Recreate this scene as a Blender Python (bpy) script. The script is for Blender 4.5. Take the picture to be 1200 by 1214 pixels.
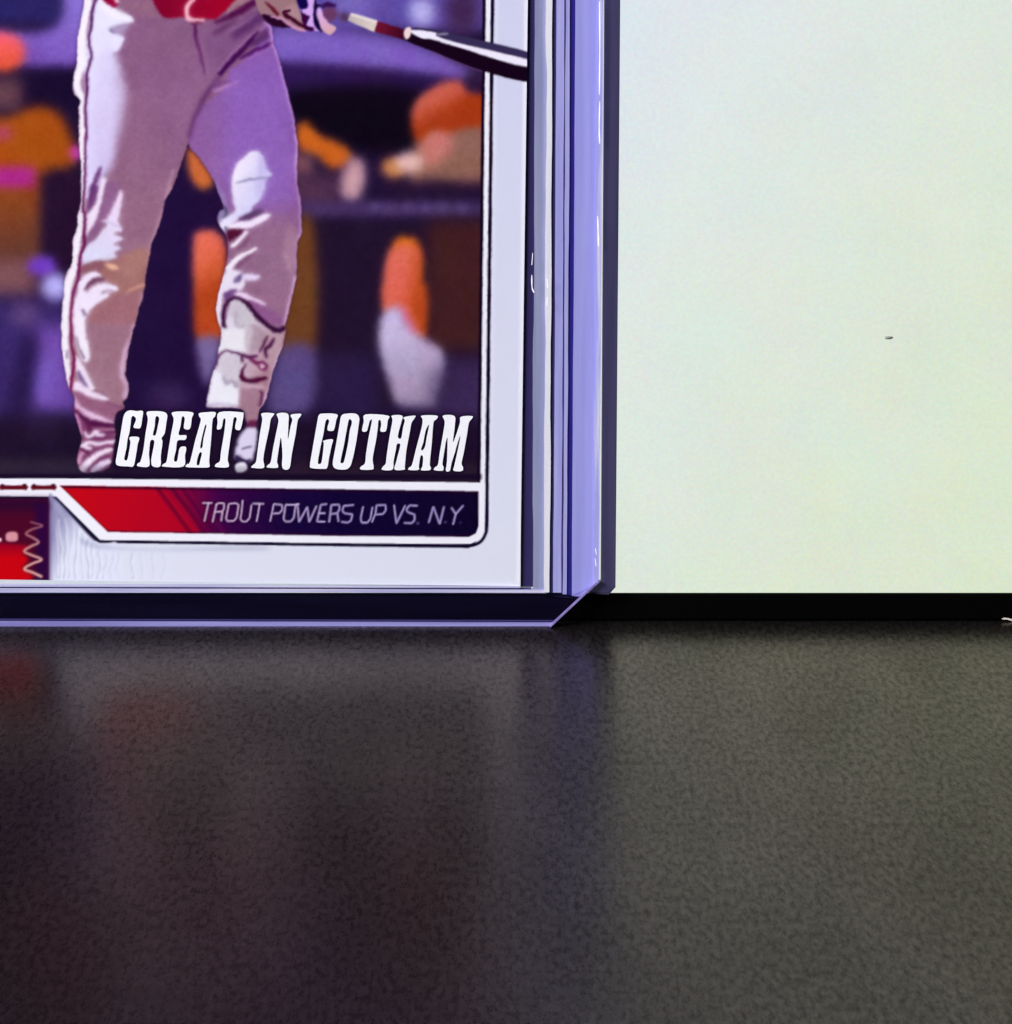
import bpy, math
import numpy as np
from mathutils import Vector, Matrix

# ------------------------------------------------------------------ camera, world, light, exposure
scene = bpy.context.scene
for o in list(bpy.data.objects):
    bpy.data.objects.remove(o, do_unlink=True)
COL = scene.collection

MM = 0.001
PITCH = math.radians(18.0)        # camera looks down on the desk
LEAN = math.radians(12.0)          # holder and display lean back
DIST = 170 * MM                   # camera to the middle of the picture
PXMM = 0.0668 * MM                # size of one photograph pixel at that distance
F_PX = DIST / PXMM
UC, VC = 600.0, 607.0

def plane_frame(lean):
    return (Vector((1, 0, 0)), Vector((0, math.sin(lean), math.cos(lean))),
            Vector((0, -math.cos(lean), math.sin(lean))))      # right, up, towards the viewer
RGT, UP, NRM = plane_frame(LEAN)
AIM = UP * (9.45 * MM)
CAM_DIR = Vector((0, math.cos(PITCH), -math.sin(PITCH)))
CAM_UP = Vector((0, math.sin(PITCH), math.cos(PITCH)))
CAM_POS = AIM - CAM_DIR * DIST

cam_data = bpy.data.cameras.new('camera')
cam = bpy.data.objects.new('camera', cam_data)
COL.objects.link(cam)
cam.location = CAM_POS
cam.rotation_euler = (math.pi / 2 - PITCH, 0, 0)
cam_data.sensor_fit = 'HORIZONTAL'
cam_data.sensor_width = 36.0
cam_data.lens = 36.0 * F_PX / 1200.0
cam_data.clip_start = 0.002
cam_data.clip_end = 20.0
scene.camera = cam

world = bpy.data.worlds.new('World')
scene.world = world
world.use_nodes = True
bg = world.node_tree.nodes['Background']
bg.inputs[0].default_value = (0.55, 0.5, 0.9, 1)
bg.inputs[1].default_value = 0.02

scene.view_settings.view_transform = 'Standard'
scene.view_settings.look = 'None'
scene.view_settings.exposure = 0.0
scene.view_settings.gamma = 1.0
scene.view_settings.use_curve_mapping = False
scene.cycles.max_bounces = 6
scene.cycles.diffuse_bounces = 3
scene.cycles.glossy_bounces = 3
scene.cycles.transparent_max_bounces = 20
scene.cycles.caustics_reflective = False
scene.cycles.caustics_refractive = False
scene.cycles.use_denoising = True

lamp_data = bpy.data.lights.new('key_lamp', 'AREA')  # unseen key light, added to light the front of the card
lamp_data.shape = 'RECTANGLE'
lamp_data.size = 0.5
lamp_data.size_y = 0.3
lamp_data.energy = 27.5
lamp_data.color = (1.0, 0.985, 1.0)
lamp = bpy.data.objects.new('key_lamp', lamp_data)
COL.objects.link(lamp)
lamp.location = (-0.75, -0.35, 0.55)
lamp.rotation_euler = (Vector((0, 0, 0.03)) - lamp.location).to_track_quat('-Z', 'Y').to_euler()

def project(p):
    d = p - CAM_POS
    z = d.dot(CAM_DIR)
    return UC + F_PX * d.x / z, VC - F_PX * d.dot(CAM_UP) / z
def unproject(u, v, p0, n):
    r = CAM_DIR * F_PX + Vector((1, 0, 0)) * (u - UC) + CAM_UP * (VC - v)
    return CAM_POS + r * ((p0 - CAM_POS).dot(n) / r.dot(n))
# ------------------------------------------------------------------ the printed picture of the card
# drawn shape by shape (pixel units of the photograph), later stored as vertex colours of the print
U0, V0, NW, NH = -40, -40, 690, 750

def Z(ox, oy, s):
    return lambda pts: [(ox + p[0] / s, oy + p[1] / s) for p in pts]
fA, fB, fC, fD = Z(0, 0, 3.75), Z(300, 0, 3.75), Z(0, 300, 3.75), Z(300, 300, 3.75)
fE, fF, fG, fH = Z(80, 0, 7.5), Z(200, 0, 7.5), Z(300, 0, 12.0), Z(240, 160, 7.5)
fI, fJ, fK, fL = Z(60, 220, 7.5), Z(60, 380, 6.667), Z(230, 320, 6.743), Z(0, 560, 7.5)
fO, fP, fQ = Z(130, 480, 7.5), Z(290, 480, 8.571), Z(420, 480, 7.5)
fR, fS, fT = Z(230, 580, 7.06), Z(390, 580, 6.316), Z(400, 0, 5.0)
fX = Z(120, 470, 5.217)
PX = Z(0, 0, 1.0)

def catmull(pts, closed=True, n=5):
    P = np.array([p[:2] for p in pts], float)
    m = len(P)
    if m < 3:
        return P
    out = []
    for i in range(m if closed else m - 1):
        p0 = P[(i - 1) % m] if closed or i > 0 else P[i]
        p1, p2 = P[i], P[(i + 1) % m]
        p3 = P[(i + 2) % m] if closed or i + 2 < m else P[(i + 1) % m]
        for k in range(n):
            t = k / n
            out.append(0.5 * ((2 * p1) + (-p0 + p2) * t + (2 * p0 - 5 * p1 + 4 * p2 - p3) * t * t
                              + (-p0 + 3 * p1 - 3 * p2 + p3) * t ** 3))
    if not closed:
        out.append(P[-1])
    return np.array(out)

def gauss_matrix(n, s):
    i = np.arange(n)
    g = np.exp(-0.5 * ((i[:, None] - i[None, :]) / s) ** 2)
    return g / (s * math.sqrt(2 * math.pi)) if s > 0.45 else np.eye(n)

def raster(polys, blur=0.0, ss=4):
    """coverage of even-odd polygons, softened; returns (mask, y0, x0)"""
    allp = np.vstack(polys)
    pad = 3 + int(3.2 * blur)
    x0 = int(max(0, math.floor(allp[:, 0].min() - U0) - pad)); x1 = int(min(NW, math.ceil(allp[:, 0].max() - U0) + pad))
    y0 = int(max(0, math.floor(allp[:, 1].min() - V0) - pad)); y1 = int(min(NH, math.ceil(allp[:, 1].max() - V0) + pad))
    if x1 <= x0 or y1 <= y0:
        return np.zeros((0, 0)), 0, 0
    edges = []
    for p in polys:
        q = np.roll(p, -1, axis=0)
        edges.append(np.hstack([p, q]))
    E = np.vstack(edges)
    E[:, [0, 2]] -= U0; E[:, [1, 3]] -= V0
    W = x1 - x0
    xs = np.arange(x0, x1)
    m = np.zeros((y1 - y0, W))
    for r in range(y1 - y0):
        for k in range(ss):
            yy = y0 + r - 0.5 + (k + 0.5) / ss
            s = (E[:, 1] <= yy) != (E[:, 3] <= yy)
            if not s.any():
                continue
            e = E[s]
            X = np.sort(e[:, 0] + (yy - e[:, 1]) * (e[:, 2] - e[:, 0]) / (e[:, 3] - e[:, 1]))
            for a, b in zip(X[0::2], X[1::2]):
                m[r] += np.clip(np.minimum(b, xs + 0.5) - np.maximum(a, xs - 0.5), 0, 1) / ss
    if blur > 0.45:
        m = gauss_matrix(m.shape[0], blur) @ m @ gauss_matrix(W, blur).T
    return np.clip(m, 0, 1), y0, x0

GY, GX = np.mgrid[0:NH, 0:NW]
GU, GV = GX + U0, GY + V0
canvas = np.zeros((NH, NW, 3))
canvas[:] = (38, 18, 62)
CLIP = [None]

def put(mask, y0, x0, col, a=1.0):
    h, w = mask.shape
    if h == 0 or w == 0:
        return
    sl = (slice(y0, y0 + h), slice(x0, x0 + w))
    m = mask * a
    if CLIP[0] is not None:
        m = m * CLIP[0][sl]
    if len(col) == 3:
        c = np.array(col, float)[None, None, :]
    else:                                     # colour a, colour b, point a, point b
        ca, cb, pa, pb = col
        d = np.array(pb, float) - np.array(pa, float)
        t = ((GU[sl] - pa[0]) * d[0] + (GV[sl] - pa[1]) * d[1]) / d.dot(d)
        t = np.clip(t, 0, 1)[..., None]
        c = np.array(ca, float) * (1 - t) + np.array(cb, float) * t
    canvas[sl] = canvas[sl] * (1 - m[..., None]) + c * m[..., None]

FRINGE = [False]                                # lit cloth: a half-tone margin around bright folds
def bright(col):
    return FRINGE[0] and np.mean(col if len(col) == 3 else (np.array(col[0]) + np.array(col[1])) / 2) > 198
def shape(pts, col, blur=0.6, a=1.0, smooth=True):
    p = catmull(pts) if smooth else np.array(pts, float)
    if blur < 1.5 and bright(col):
        put(*raster([p], 3.4), col, a * .5)
        blur = max(blur, .9)
    put(*raster([p], blur), col, a)
def box(u0, v0, u1, v1, col, blur=0.6, a=1.0):
    shape([(u0, v0), (u1, v0), (u1, v1), (u0, v1)], col, blur, a, False)
def disc(u, v, ru, rv, col, blur=2.0, a=1.0, rot=0.0):
    t = np.linspace(0, 2 * math.pi, 28, endpoint=False)
    c, s = math.cos(rot), math.sin(rot)
    x, y = ru * np.cos(t), rv * np.sin(t)
    put(*raster([np.stack([u + x * c - y * s, v + x * s + y * c], 1)], blur), col, a)
def ribbon(pts, w, smooth=True):
    P = catmull(pts, False) if smooth else np.array([p[:2] for p in pts], float)
    if np.isscalar(w):
        w = (w, w)
    ww = np.interp(np.linspace(0, 1, len(P)), np.linspace(0, 1, len(w)), w) / 2
    T = np.gradient(P, axis=0)
    T /= np.maximum(np.linalg.norm(T, axis=1), 1e-6)[:, None]
    N = np.stack([-T[:, 1], T[:, 0]], 1)
    a, b = P + N * ww[:, None], P - N * ww[:, None]
    cap1 = P[-1] + T[-1] * ww[-1] * 0.7
    cap0 = P[0] - T[0] * ww[0] * 0.7
    return np.vstack([a, [cap1], b[::-1], [cap0]])
def stroke(pts, w, col, blur=0.5, a=1.0, smooth=True):
    if blur < 1.5 and bright(col):
        put(*raster([ribbon(pts, w, smooth)], 2.6), col, a * .45)
    if smooth or len(pts) < 3:
        put(*raster([ribbon(pts, w, smooth)], blur), col, a)
        return
    acc = np.zeros((NH, NW))                    # straight pieces, joined without gaps at the corners
    wm = float(np.mean(w))
    for p, q in zip(pts[:-1], pts[1:]):
        m, y, x = raster([ribbon([p, q], wm, False)], blur)
        if m.size:
            acc[y:y + m.shape[0], x:x + m.shape[1]] = np.maximum(acc[y:y + m.shape[0], x:x + m.shape[1]], m)
    put(acc, 0, 0, col, a)

TITLE = [
 (fO, [[(150,60),(190,48),(240,55),(295,55),(290,120),(275,200),(240,208),(212,195),(235,130),(215,100),(195,110),(185,180),(175,250),(160,300),(150,380),(130,480),(155,490),(170,430),(185,330),(175,295),(200,282),(262,290),(250,350),(230,470),(210,545),(160,547),(75,540),(55,510),(65,440),(85,330),(110,180),(125,100)]]),
 (fO, [[(330,65),(400,55),(480,62),(512,90),(505,150),(490,250),(462,295),(470,330),(455,450),(450,545),(385,547),(370,500),(380,430),(398,330),(380,310),(360,330),(350,440),(350,545),(250,545),(250,520),(275,500),(300,400),(320,250),(340,130)],
       [(410,105),(440,115),(430,180),(410,265),(385,265),(400,190)]]),
 (fO, [[(560,65),(735,65),(730,120),(715,210),(670,215),(660,190),(668,120),(645,105),(630,190),(615,265),(680,270),(672,310),(605,318),(590,400),(572,490),(600,498),(618,400),(640,372),(680,378),(670,450),(655,548),(475,548),(480,525),(505,505),(520,420),(545,270),(570,130)]]),
 (fO, [[(795,75),(860,65),(940,65),(935,105),(915,135),(903,300),(886,490),(888,525),(880,555),(780,557),(680,552),(690,525),(715,505),(760,320),(810,140),(800,110)],
       [(850,180),(860,190),(835,300),(825,375),(805,378),(825,270)], [(800,425),(820,430),(805,500),(795,535),(775,530),(780,480)]]),
 (fO, [[(975,65),(1165,65),(1190,90),(1170,200),(1150,225),(1120,215),(1118,180),(1130,120),(1105,115),(1090,200),(1070,330),(1050,480),(1058,520),(1050,555),(945,552),(945,525),(980,500),(990,420),(1020,240),(1030,130),(1010,130),(1000,190),(985,215),(955,215),(960,160)]]),
 (fP, [[(175,85),(295,85),(290,110),(265,150),(250,240),(220,380),(200,480),(190,560),(195,640),(75,638),(80,615),(115,580),(130,480),(155,300),(180,150)]]),
 (fP, [[(330,90),(440,90),(445,200),(440,350),(470,210),(485,150),(470,100),(570,90),(568,115),(540,160),(520,290),(480,500),(455,645),(385,640),(385,500),(375,360),(365,340),(350,430),(330,570),(340,610),(330,640),(230,635),(235,612),(265,580),(290,440),(320,290),(345,160)]]),
 (fP, [[(755,105),(790,88),(938,95),(930,160),(910,250),(885,265),(845,258),(845,220),(860,165),(840,145),(820,180),(800,300),(765,460),(745,585),(765,600),(785,570),(805,400),(800,365),(895,350),(885,410),(860,530),(840,635),(800,650),(680,642),(665,610),(680,510),(720,280),(745,140)]]),
 (fP, [[(985,110),(1040,88),(1130,90),(1165,130),(1160,200),(1130,400),(1090,580),(1060,640),(1010,658),(930,650),(900,620),(900,560),(930,400),(965,200)],
       [(1060,150),(1085,155),(1090,190),(1070,260),(1050,400),(1015,560),(1000,590),(975,585),(985,520),(1015,380),(1040,240)]]),
 (fQ, [[(100,85),(300,95),(298,140),(285,225),(260,240),(232,230),(240,180),(235,140),(215,140),(210,200),(195,310),(165,470),(172,545),(160,575),(60,575),(58,550),(95,520),(105,440),(130,280),(158,140),(140,140),(125,190),(110,235),(70,230),(85,150)]]),
 (fQ, [[(335,95),(425,95),(420,150),(395,240),(390,290),(418,295),(435,200),(450,140),(440,110),(540,95),(535,120),(510,160),(495,240),(465,400),(450,545),(445,575),(360,575),(375,500),(408,370),(405,345),(380,350),(370,400),(350,500),(340,575),(250,578),(255,550),(280,520),(290,440),(315,280),(340,140)]]),
 (fQ, [[(600,95),(735,95),(730,130),(705,160),(690,340),(672,520),(682,555),(670,580),(595,580),(608,540),(612,460),(590,455),(575,540),(570,578),(485,578),(490,555),(515,530),(550,390),(600,200),(608,130)],
       [(660,180),(665,190),(645,290),(630,370),(605,405),(595,390),(615,330),(635,230)]]),
 (fQ, [[(790,95),(890,98),(895,180),(878,330),(905,270),(940,160),(950,105),(1050,100),(1045,125),(1020,160),(1000,280),(975,420),(955,520),(968,555),(958,588),(885,585),(890,540),(915,430),(945,280),(925,320),(890,440),(865,520),(850,585),(815,585),(825,500),(830,300),(815,330),(800,420),(785,520),(795,555),(785,585),(712,580),(718,555),(745,530),(760,430),(790,260),(805,150)]]),
]

RN = np.random.RandomState(11)
def cloud(cell, ch=1):
    gh, gw = NH // cell + 3, NW // cell + 3
    g = RN.uniform(-1, 1, (gh, gw, ch))
    y, x = np.arange(NH) / cell, np.arange(NW) / cell
    yi, xi = y.astype(int), x.astype(int)
    fy, fx = (y - yi)[:, None, None], (x - xi)[None, :, None]
    fy, fx = fy * fy * (3 - 2 * fy), fx * fx * (3 - 2 * fx)
    r0 = g[yi][:, xi] * (1 - fx) + g[yi][:, xi + 1] * fx
    r1 = g[yi + 1][:, xi] * (1 - fx) + g[yi + 1][:, xi + 1] * fx
    return r0 * (1 - fy) + r1 * fy
def mottle(mask, amp, chroma=.6):
    # broken-up tone: patches, then finer mottling, then print grain
    n = (cloud(26, 3) * .9 + cloud(11, 3) * .5) * chroma + (cloud(26, 1) * .9 + cloud(11, 1) * .5) * (1 - chroma) + cloud(5, 1) * .45 + cloud(3, 1) * .4 + cloud(2, 1) * .4
    cm = canvas.mean(axis=2, keepdims=True)
    lum = (.3 + cm / 200.0) * (1 - .75 * np.clip(cm / 255.0, 0, 1) ** 3)
    canvas[:] = np.clip(canvas + n * amp * lum * mask[..., None], 0, 255)

def roughen(amp):
    # outlines of a half-toned photo are never clean: push the picture about by a fraction of a pixel
    dx = (cloud(7)[..., 0] * .7 + cloud(3)[..., 0] * .6) * amp
    dy = (cloud(7)[..., 0] * .7 + cloud(3)[..., 0] * .6) * amp
    x = np.clip(GX + dx, 0, NW - 1.001); y = np.clip(GY + dy, 0, NH - 1.001)
    xi, yi = x.astype(int), y.astype(int)
    fx, fy = (x - xi)[..., None], (y - yi)[..., None]
    canvas[:] = (canvas[yi, xi] * (1 - fx) + canvas[yi, xi + 1] * fx) * (1 - fy) + (canvas[yi + 1, xi] * (1 - fx) + canvas[yi + 1, xi + 1] * fx) * fy

def paint():
    # ---- out-of-focus dugout behind the batter
    box(-60, -60, 72, 28, (46, 36, 108), 5)
    shape([(72,-60),(110,-60),(100,70),(60,82),(25,78),(-60,40),(-60,32),(66,32)], ((135,112,205), (118,84,178), (85,0), (50,65)), 5)
    box(28, 82, 110, 130, (28, 10, 54), 7)
    disc(3, 62, 27, 24, ((250,95,110), (222,80,45), (5,42), (5,85)), 4)
    box(-60, 92, 26, 130, (112, 72, 78), 7, .9)
    shape([(-60,150),(10,138),(40,126),(66,131),(80,150),(90,182),(86,198),(60,206),(-60,212)], (176, 80, 14), 5)
    box(-60, 202, 50, 320, ((165,76,24), (112,62,48), (20,205), (30,300)), 6)
    box(54, 202, 110, 322, (44, 14, 52), 7)
    box(-60, 197, 42, 222, (172, 40, 132), 4)
    box(-60, 150, 14, 166, (172, 66, 92), 4)
    disc(91, 181, 8, 9, (200, 60, 172), 3)
    box(-60, 306, 44, 352, (128, 82, 88), 8)
    disc(50, 315, 18, 12, (112, 62, 195), 4)
    disc(66, 342, 17, 18, (190, 185, 252), 5)
    box(-60, 356, 110, 505, (64, 42, 112), 9)
    disc(30, 372, 18, 16, (112, 80, 130), 7, .7)
    box(42, 385, 92, 488, (112, 74, 166), 9)
    disc(52, 450, 14, 28, (122, 92, 186), 7)
    shape([(28,400),(44,405),(36,470),(20,520),(0,520),(14,460)], (44, 26, 84), 7)
    box(-60, 492, 110, 506, (46, 28, 70), 6, .9)
    disc(50, 516, 22, 13, (92, 70, 138), 6)
    box(-60, 540, 130, 572, (62, 52, 70), 8)
    # between the legs
    box(150, 190, 300, 600, (38, 14, 68), 6)
    disc(200, 470, 25, 16, (66, 44, 98), 9)
    shape([(222,174),(238,186),(254,212),(246,224),(234,222),(224,205)], (205, 104, 52), 2.5)
    shape([(229,282),(240,273),(256,274),(268,292),(270,340),(268,396),(252,402),(231,398),(229,340)], ((230,108,82), (190,72,28), (244,300), (268,330)), 2.6)
    shape([(233,402),(262,402),(258,430),(246,458),(238,440)], (122, 104, 152), 4)
    # right of the right leg
    box(320, -60, 640, 36, (96, 76, 162), 6)
    box(395, -60, 440, 20, (128, 116, 190), 8, .7)
    disc(500, 14, 15, 17, (190, 186, 240), 6)
    disc(548, 12, 20, 30, (72, 42, 88), 8)
    shape([(316,34),(470,44),(560,84),(560,96),(440,82),(316,76)], (126, 96, 188), 6)
    shape([(316,78),(440,84),(560,100),(640,110),(640,150),(316,150)], (54, 24, 92), 6)
    shape([(340,108),(500,106),(510,172),(420,178),(340,140)], (16, 5, 26), 7)
    disc(563, 98, 12, 14, (52, 26, 66), 5)
    shape(fB([(195,560),(240,540),(300,600),(400,640),(440,690),(380,750),(330,740),(280,690),(200,660)]), (206, 100, 28), 3.2)
    box(340, 182, 372, 208, (146, 88, 96), 6, .9)
    box(340, 205, 402, 248, (96, 56, 84), 8, .9)
    box(450, 206, 640, 236, (44, 20, 58), 5)
    shape(fB([(770,580),(1080,540),(1080,790),(800,800),(690,790)]), (146, 100, 86), 5)
    shape(fB([(760,590),(860,570),(880,660),(800,740),(740,690)]), (200, 118, 112), 5)
    shape(fB([(700,520),(720,450),(780,400),(860,360),(930,365),(960,410),(1080,430),(1080,540),(940,570),(870,590),(800,580),(740,630),(710,600)]), ((206,96,76), (182,62,20), (522,112), (534,134)), 2.6)
    stroke(fB([(830,510),(900,470),(990,440)]), (5, 4), (188, 66, 16), 2.2)
    disc(*fB([(625,745)])[0], 15, 13, (200, 132, 76), 4)
    disc(*fB([(695,722)])[0], 17, 12, (232, 186, 178), 4)
    disc(*fB([(445,800)])[0], 14, 28, (206, 158, 164), 5, rot=.18)
    box(350, 238, 640, 258, (76, 52, 102), 4)
    for i, x in enumerate((445, 462, 484, 505, 524, 548)):
        disc(x, 246 + (i % 2), 7, 5, (106, 86, 142), 3.4, .8)
    box(352, 262, 640, 480, (40, 20, 52), 5)
    box(507, 262, 640, 415, (78, 36, 38), 8)
    shape([(349,262),(372,268),(374,410),(330,416),(340,300)], (122, 70, 34), 5)
    shape([(330,416),(374,414),(372,480),(318,500)], (94, 76, 134), 6)
    box(380, 420, 450, 500, (50, 32, 84), 9, .8)
    box(520, 425, 640, 500, (66, 44, 92), 10)
    shape(fB([(620,1080),(680,1050),(740,1085),(745,1250),(615,1250)]), (222, 108, 28), 2.6)
    shape(fD([(612,-20),(742,-20),(752,110),(775,160),(775,340),(740,380),(690,300),(640,250),(580,262),(570,200),(576,110)]), ((224,104,84), (194,76,28), (474,330), (500,336)), 2.4)
    shape(fD([(565,300),(600,250),(650,240),(690,310),(760,380),(838,430),(850,520),(820,640),(800,690),(650,680),(600,560),(562,420)]), ((204,190,228), (160,140,168), (470,380), (505,480)), 3.4)
    disc(522, 462, 16, 30, (62, 42, 88), 8, .55)
    disc(492, 488, 26, 8, (54, 36, 78), 6, .7)
    stroke(fD([(665,245),(690,300),(720,350)]), 7, (232, 120, 165), 3)
    box(-60, 500, 640, 575, (34, 16, 46), 7, .85)
    box(300, 548, 640, 580, (52, 34, 50), 6, .8)
    box(-60, 545, 120, 566, (60, 50, 68), 5, .7)

    g_y, g_x = gauss_matrix(NH, 3.4), gauss_matrix(NW, 3.4)
    edge_w = (g_y @ np.ones((NH, NW)) @ g_x.T)
    for ch in range(3):
        canvas[..., ch] = (g_y @ canvas[..., ch] @ g_x.T) / edge_w
    lm = canvas.mean(axis=2, keepdims=True)
    canvas[:] = canvas * (.70 + .30 * np.clip(lm / 115.0, 0, 1))
    mottle(np.ones((NH, NW)), 6.5, .5)

    # ---- the batter's legs
    left_leg = catmull([(100,-60),(100,0),(97.3,17),(94,36),(92,53),(91.3,75),(88,85),(87,99),(87.7,111),(94,117),(95.3,123),(93.3,132),(93.6,160),(94,171),(96.5,197),(97,221),(96,244),(92.7,256),(92,269),(87,283),(86,300),(86,311),(81,321),(77,331),(75,356),(73,380),(73.5,407),(75.7,428),(79.5,450),(82.5,461),(87.7,470),(89,479),(88.5,488),(92,501),(96,515),(96.7,525),(93,536),(91.5,545),(96,558),(105,560),(126,556),(132,546),(135,530),(136.5,515),(135,500),(139.5,488),(147,483),(146,476),(151,470),(152,456),(148.5,443),(151,425),(154.5,404),(160,384),(165,364),(171,344),(172,327),(177,303),(180,287),(188,269),(193,251),(196,237),(204,223),(208,213),(221,175),(226,160),(240,116),(262,90),(300,60),(330,-20),(330,-60)])
    right_leg = catmull([(224,172),(237,187),(252,211),(260,231),(266,247),(262,249),(258.7,253),(258,261),(261,268),(266.7,276),(270,287),(270,304),(267,319),(262,339),(258,354),(256.7,366),(258,379),(262,390),(262,403),(259,416),(257.4,427),(254,439),(249,456),(245,480),(249,483),(282,484),(289,488),(294,504),(304,500),(307,486),(315,474),(317.5,462),(325,436),(334,412),(339,393),(338,385),(343,364.5),(347,347),(351,327),(352,288),(357,277),(357,251),(356,237),(353,224),(352,200),(352.7,173),(351,160),(349,144),(344,120),(336,91),(329,64),(324,52),(322,33),(314.7,26),(311,19),(305,-20),(305,-60),(262,-60),(262,90),(240,116),(228,150)])
    mL, mR = np.zeros((NH, NW)), np.zeros((NH, NW))
    for M_, P_ in ((mL, left_leg), (mR, right_leg)):
        m, y, x = raster([P_], 0.5)
        M_[y:y + m.shape[0], x:x + m.shape[1]] = m
    m, y, x = raster([catmull([(236,126),(238,104),(262,84),(272,80),(266,104),(250,118)])], 0.5)
    mL[y:y + m.shape[0], x:x + m.shape[1]] = np.maximum(mL[y:y + m.shape[0], x:x + m.shape[1]], m)
    full = lambda m, c: put(m, 0, 0, c)
    # dark halo of the printed cut-out
    full(gauss_matrix(NH, 2.2) @ np.maximum(mL, mR) @ gauss_matrix(NW, 2.2).T * .55, (34, 8, 44))
    full(mR, ((138,88,165), (146,98,138), (310,120), (310,330)))
    CLIP[0] = mR
    shape([(255,110),(330,60),(352,170),(352,235),(300,250),(250,190)], (142, 98, 182), 12, .9)
    shape([(224,172),(262,200),(262,110),(240,116)], (140, 92, 150), 10, .8)
    shape([(270,285),(352,262),(352,395),(262,370)], (148, 106, 132), 12, .8)
    CLIP[0] = None
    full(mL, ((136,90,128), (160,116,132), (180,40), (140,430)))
    both = np.maximum(mL, mR)

    FRINGE[0] = True
    CLIP[0] = mL
    shape([(175,90),(225,60),(245,110),(205,190),(185,150)], (142, 96, 138), 14, .6)
    stroke([(205,222),(193,255),(178,300),(171,345),(163,372)], 5, (208, 160, 176), 1.6, .8)
    stroke([(206,200),(196,236)], 3, (205, 160, 180), 1.2, .6)
    # bright outer side of the left thigh
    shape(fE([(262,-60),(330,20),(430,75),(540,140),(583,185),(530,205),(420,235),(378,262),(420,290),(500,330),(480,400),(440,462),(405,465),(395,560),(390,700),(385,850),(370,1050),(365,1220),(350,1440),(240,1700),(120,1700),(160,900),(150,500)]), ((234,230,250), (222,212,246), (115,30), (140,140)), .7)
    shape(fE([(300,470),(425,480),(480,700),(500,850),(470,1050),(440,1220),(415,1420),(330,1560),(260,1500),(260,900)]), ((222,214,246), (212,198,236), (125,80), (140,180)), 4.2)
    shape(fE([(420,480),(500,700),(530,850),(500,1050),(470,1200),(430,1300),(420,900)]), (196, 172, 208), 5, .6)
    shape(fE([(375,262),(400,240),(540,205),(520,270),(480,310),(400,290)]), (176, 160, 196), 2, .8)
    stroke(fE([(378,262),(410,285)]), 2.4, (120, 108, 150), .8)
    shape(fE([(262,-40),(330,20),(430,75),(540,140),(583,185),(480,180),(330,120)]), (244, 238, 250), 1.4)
    # folds above the knee
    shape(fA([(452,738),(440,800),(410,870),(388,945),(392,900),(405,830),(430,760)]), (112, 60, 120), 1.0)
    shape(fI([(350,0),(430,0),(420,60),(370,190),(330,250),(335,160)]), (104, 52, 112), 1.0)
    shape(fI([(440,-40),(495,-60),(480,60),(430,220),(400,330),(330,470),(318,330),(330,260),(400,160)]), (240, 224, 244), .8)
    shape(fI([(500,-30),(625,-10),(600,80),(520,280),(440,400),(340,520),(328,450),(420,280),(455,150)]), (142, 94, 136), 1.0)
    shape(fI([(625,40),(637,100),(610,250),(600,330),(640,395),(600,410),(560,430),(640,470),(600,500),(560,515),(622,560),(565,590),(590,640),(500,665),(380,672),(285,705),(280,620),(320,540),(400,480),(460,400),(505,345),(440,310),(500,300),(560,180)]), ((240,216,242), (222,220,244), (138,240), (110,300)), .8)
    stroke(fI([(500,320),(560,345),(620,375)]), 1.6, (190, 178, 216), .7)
    # knee
    shape(fI([(290,705),(480,672),(590,650),(690,600),(860,575),(860,700),(840,930),(740,965),(640,990),(560,960),(600,900),(520,870),(430,805),(360,768),(262,775)]), (160, 108, 104), 2.4)
    shape(fI([(290,705),(470,675),(440,780),(360,768),(262,775)]), (138, 82, 100), 2.0, .8)
    shape(fI([(640,640),(860,560),(850,800),(760,860),(640,760)]), (176, 126, 116), 4, .7)
    shape(fI([(482,690),(560,700),(612,742),(530,742)]), (236, 182, 152), 1.1)
    stroke(fI([(640,985),(720,925),(830,880)]), (2, 4), (214, 160, 140), 1.4)
    shape(fI([(560,960),(760,950),(790,1080),(750,1220),(350,1220),(360,1090),(480,1000)]), (160, 106, 112), 2.6, .9)
    shape(fI([(240,930),(245,870),(300,800),(380,768),(455,800),(385,822),(330,870),(310,930),(330,945),(400,885),(500,868),(600,905),(565,940),(470,952),(525,970),(440,1030),(380,1080),(340,1120),(300,1200),(240,1200),(200,1100)]), (242, 230, 248), .9)
    stroke(fI([(305,925),(350,870),(400,842),(470,826)]), (2, 6, 3), (112, 62, 96), .8)
    stroke(fI([(455,955),(500,930),(560,938)]), (2.5, 1), (150, 120, 150), .8)
    stroke(fI([(285,1100),(310,1160)]), 3.5, (120, 100, 130), 1.0)
    # calf
    shape(fJ([(180,-20),(262,-20),(275,100),(312,270),(285,328),(245,300),(205,180)]), (244, 234, 246), .9)
    stroke(fJ([(203,125),(225,215),(268,300)]), (1.2, 3), (128, 104, 132), .7)
    shape(fJ([(188,280),(240,325),(330,505),(352,542),(290,548),(235,480),(200,380)]), (240, 226, 242), .8)
    shape(fJ([(215,385),(250,440),(300,530),(255,500),(220,450)]), (116, 84, 136), .8)
    shape(fJ([(178,545),(180,500),(215,480),(300,552),(445,605),(432,632),(330,612),(205,560)]), (240, 222, 242), .8)
    shape(fJ([(625,150),(600,300),(582,420),(612,500),(608,600),(568,615),(588,520),(548,430),(560,300),(600,170)]), (222, 184, 218), 1.6, .85)
    stroke(fJ([(660,20),(632,150)]), 3, (206, 160, 180), 1.2)
    shape(fJ([(185,560),(330,615),(450,640),(575,690),(560,730),(500,800),(330,728),(230,680)]), (150, 94, 124), 1.4)
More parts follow.
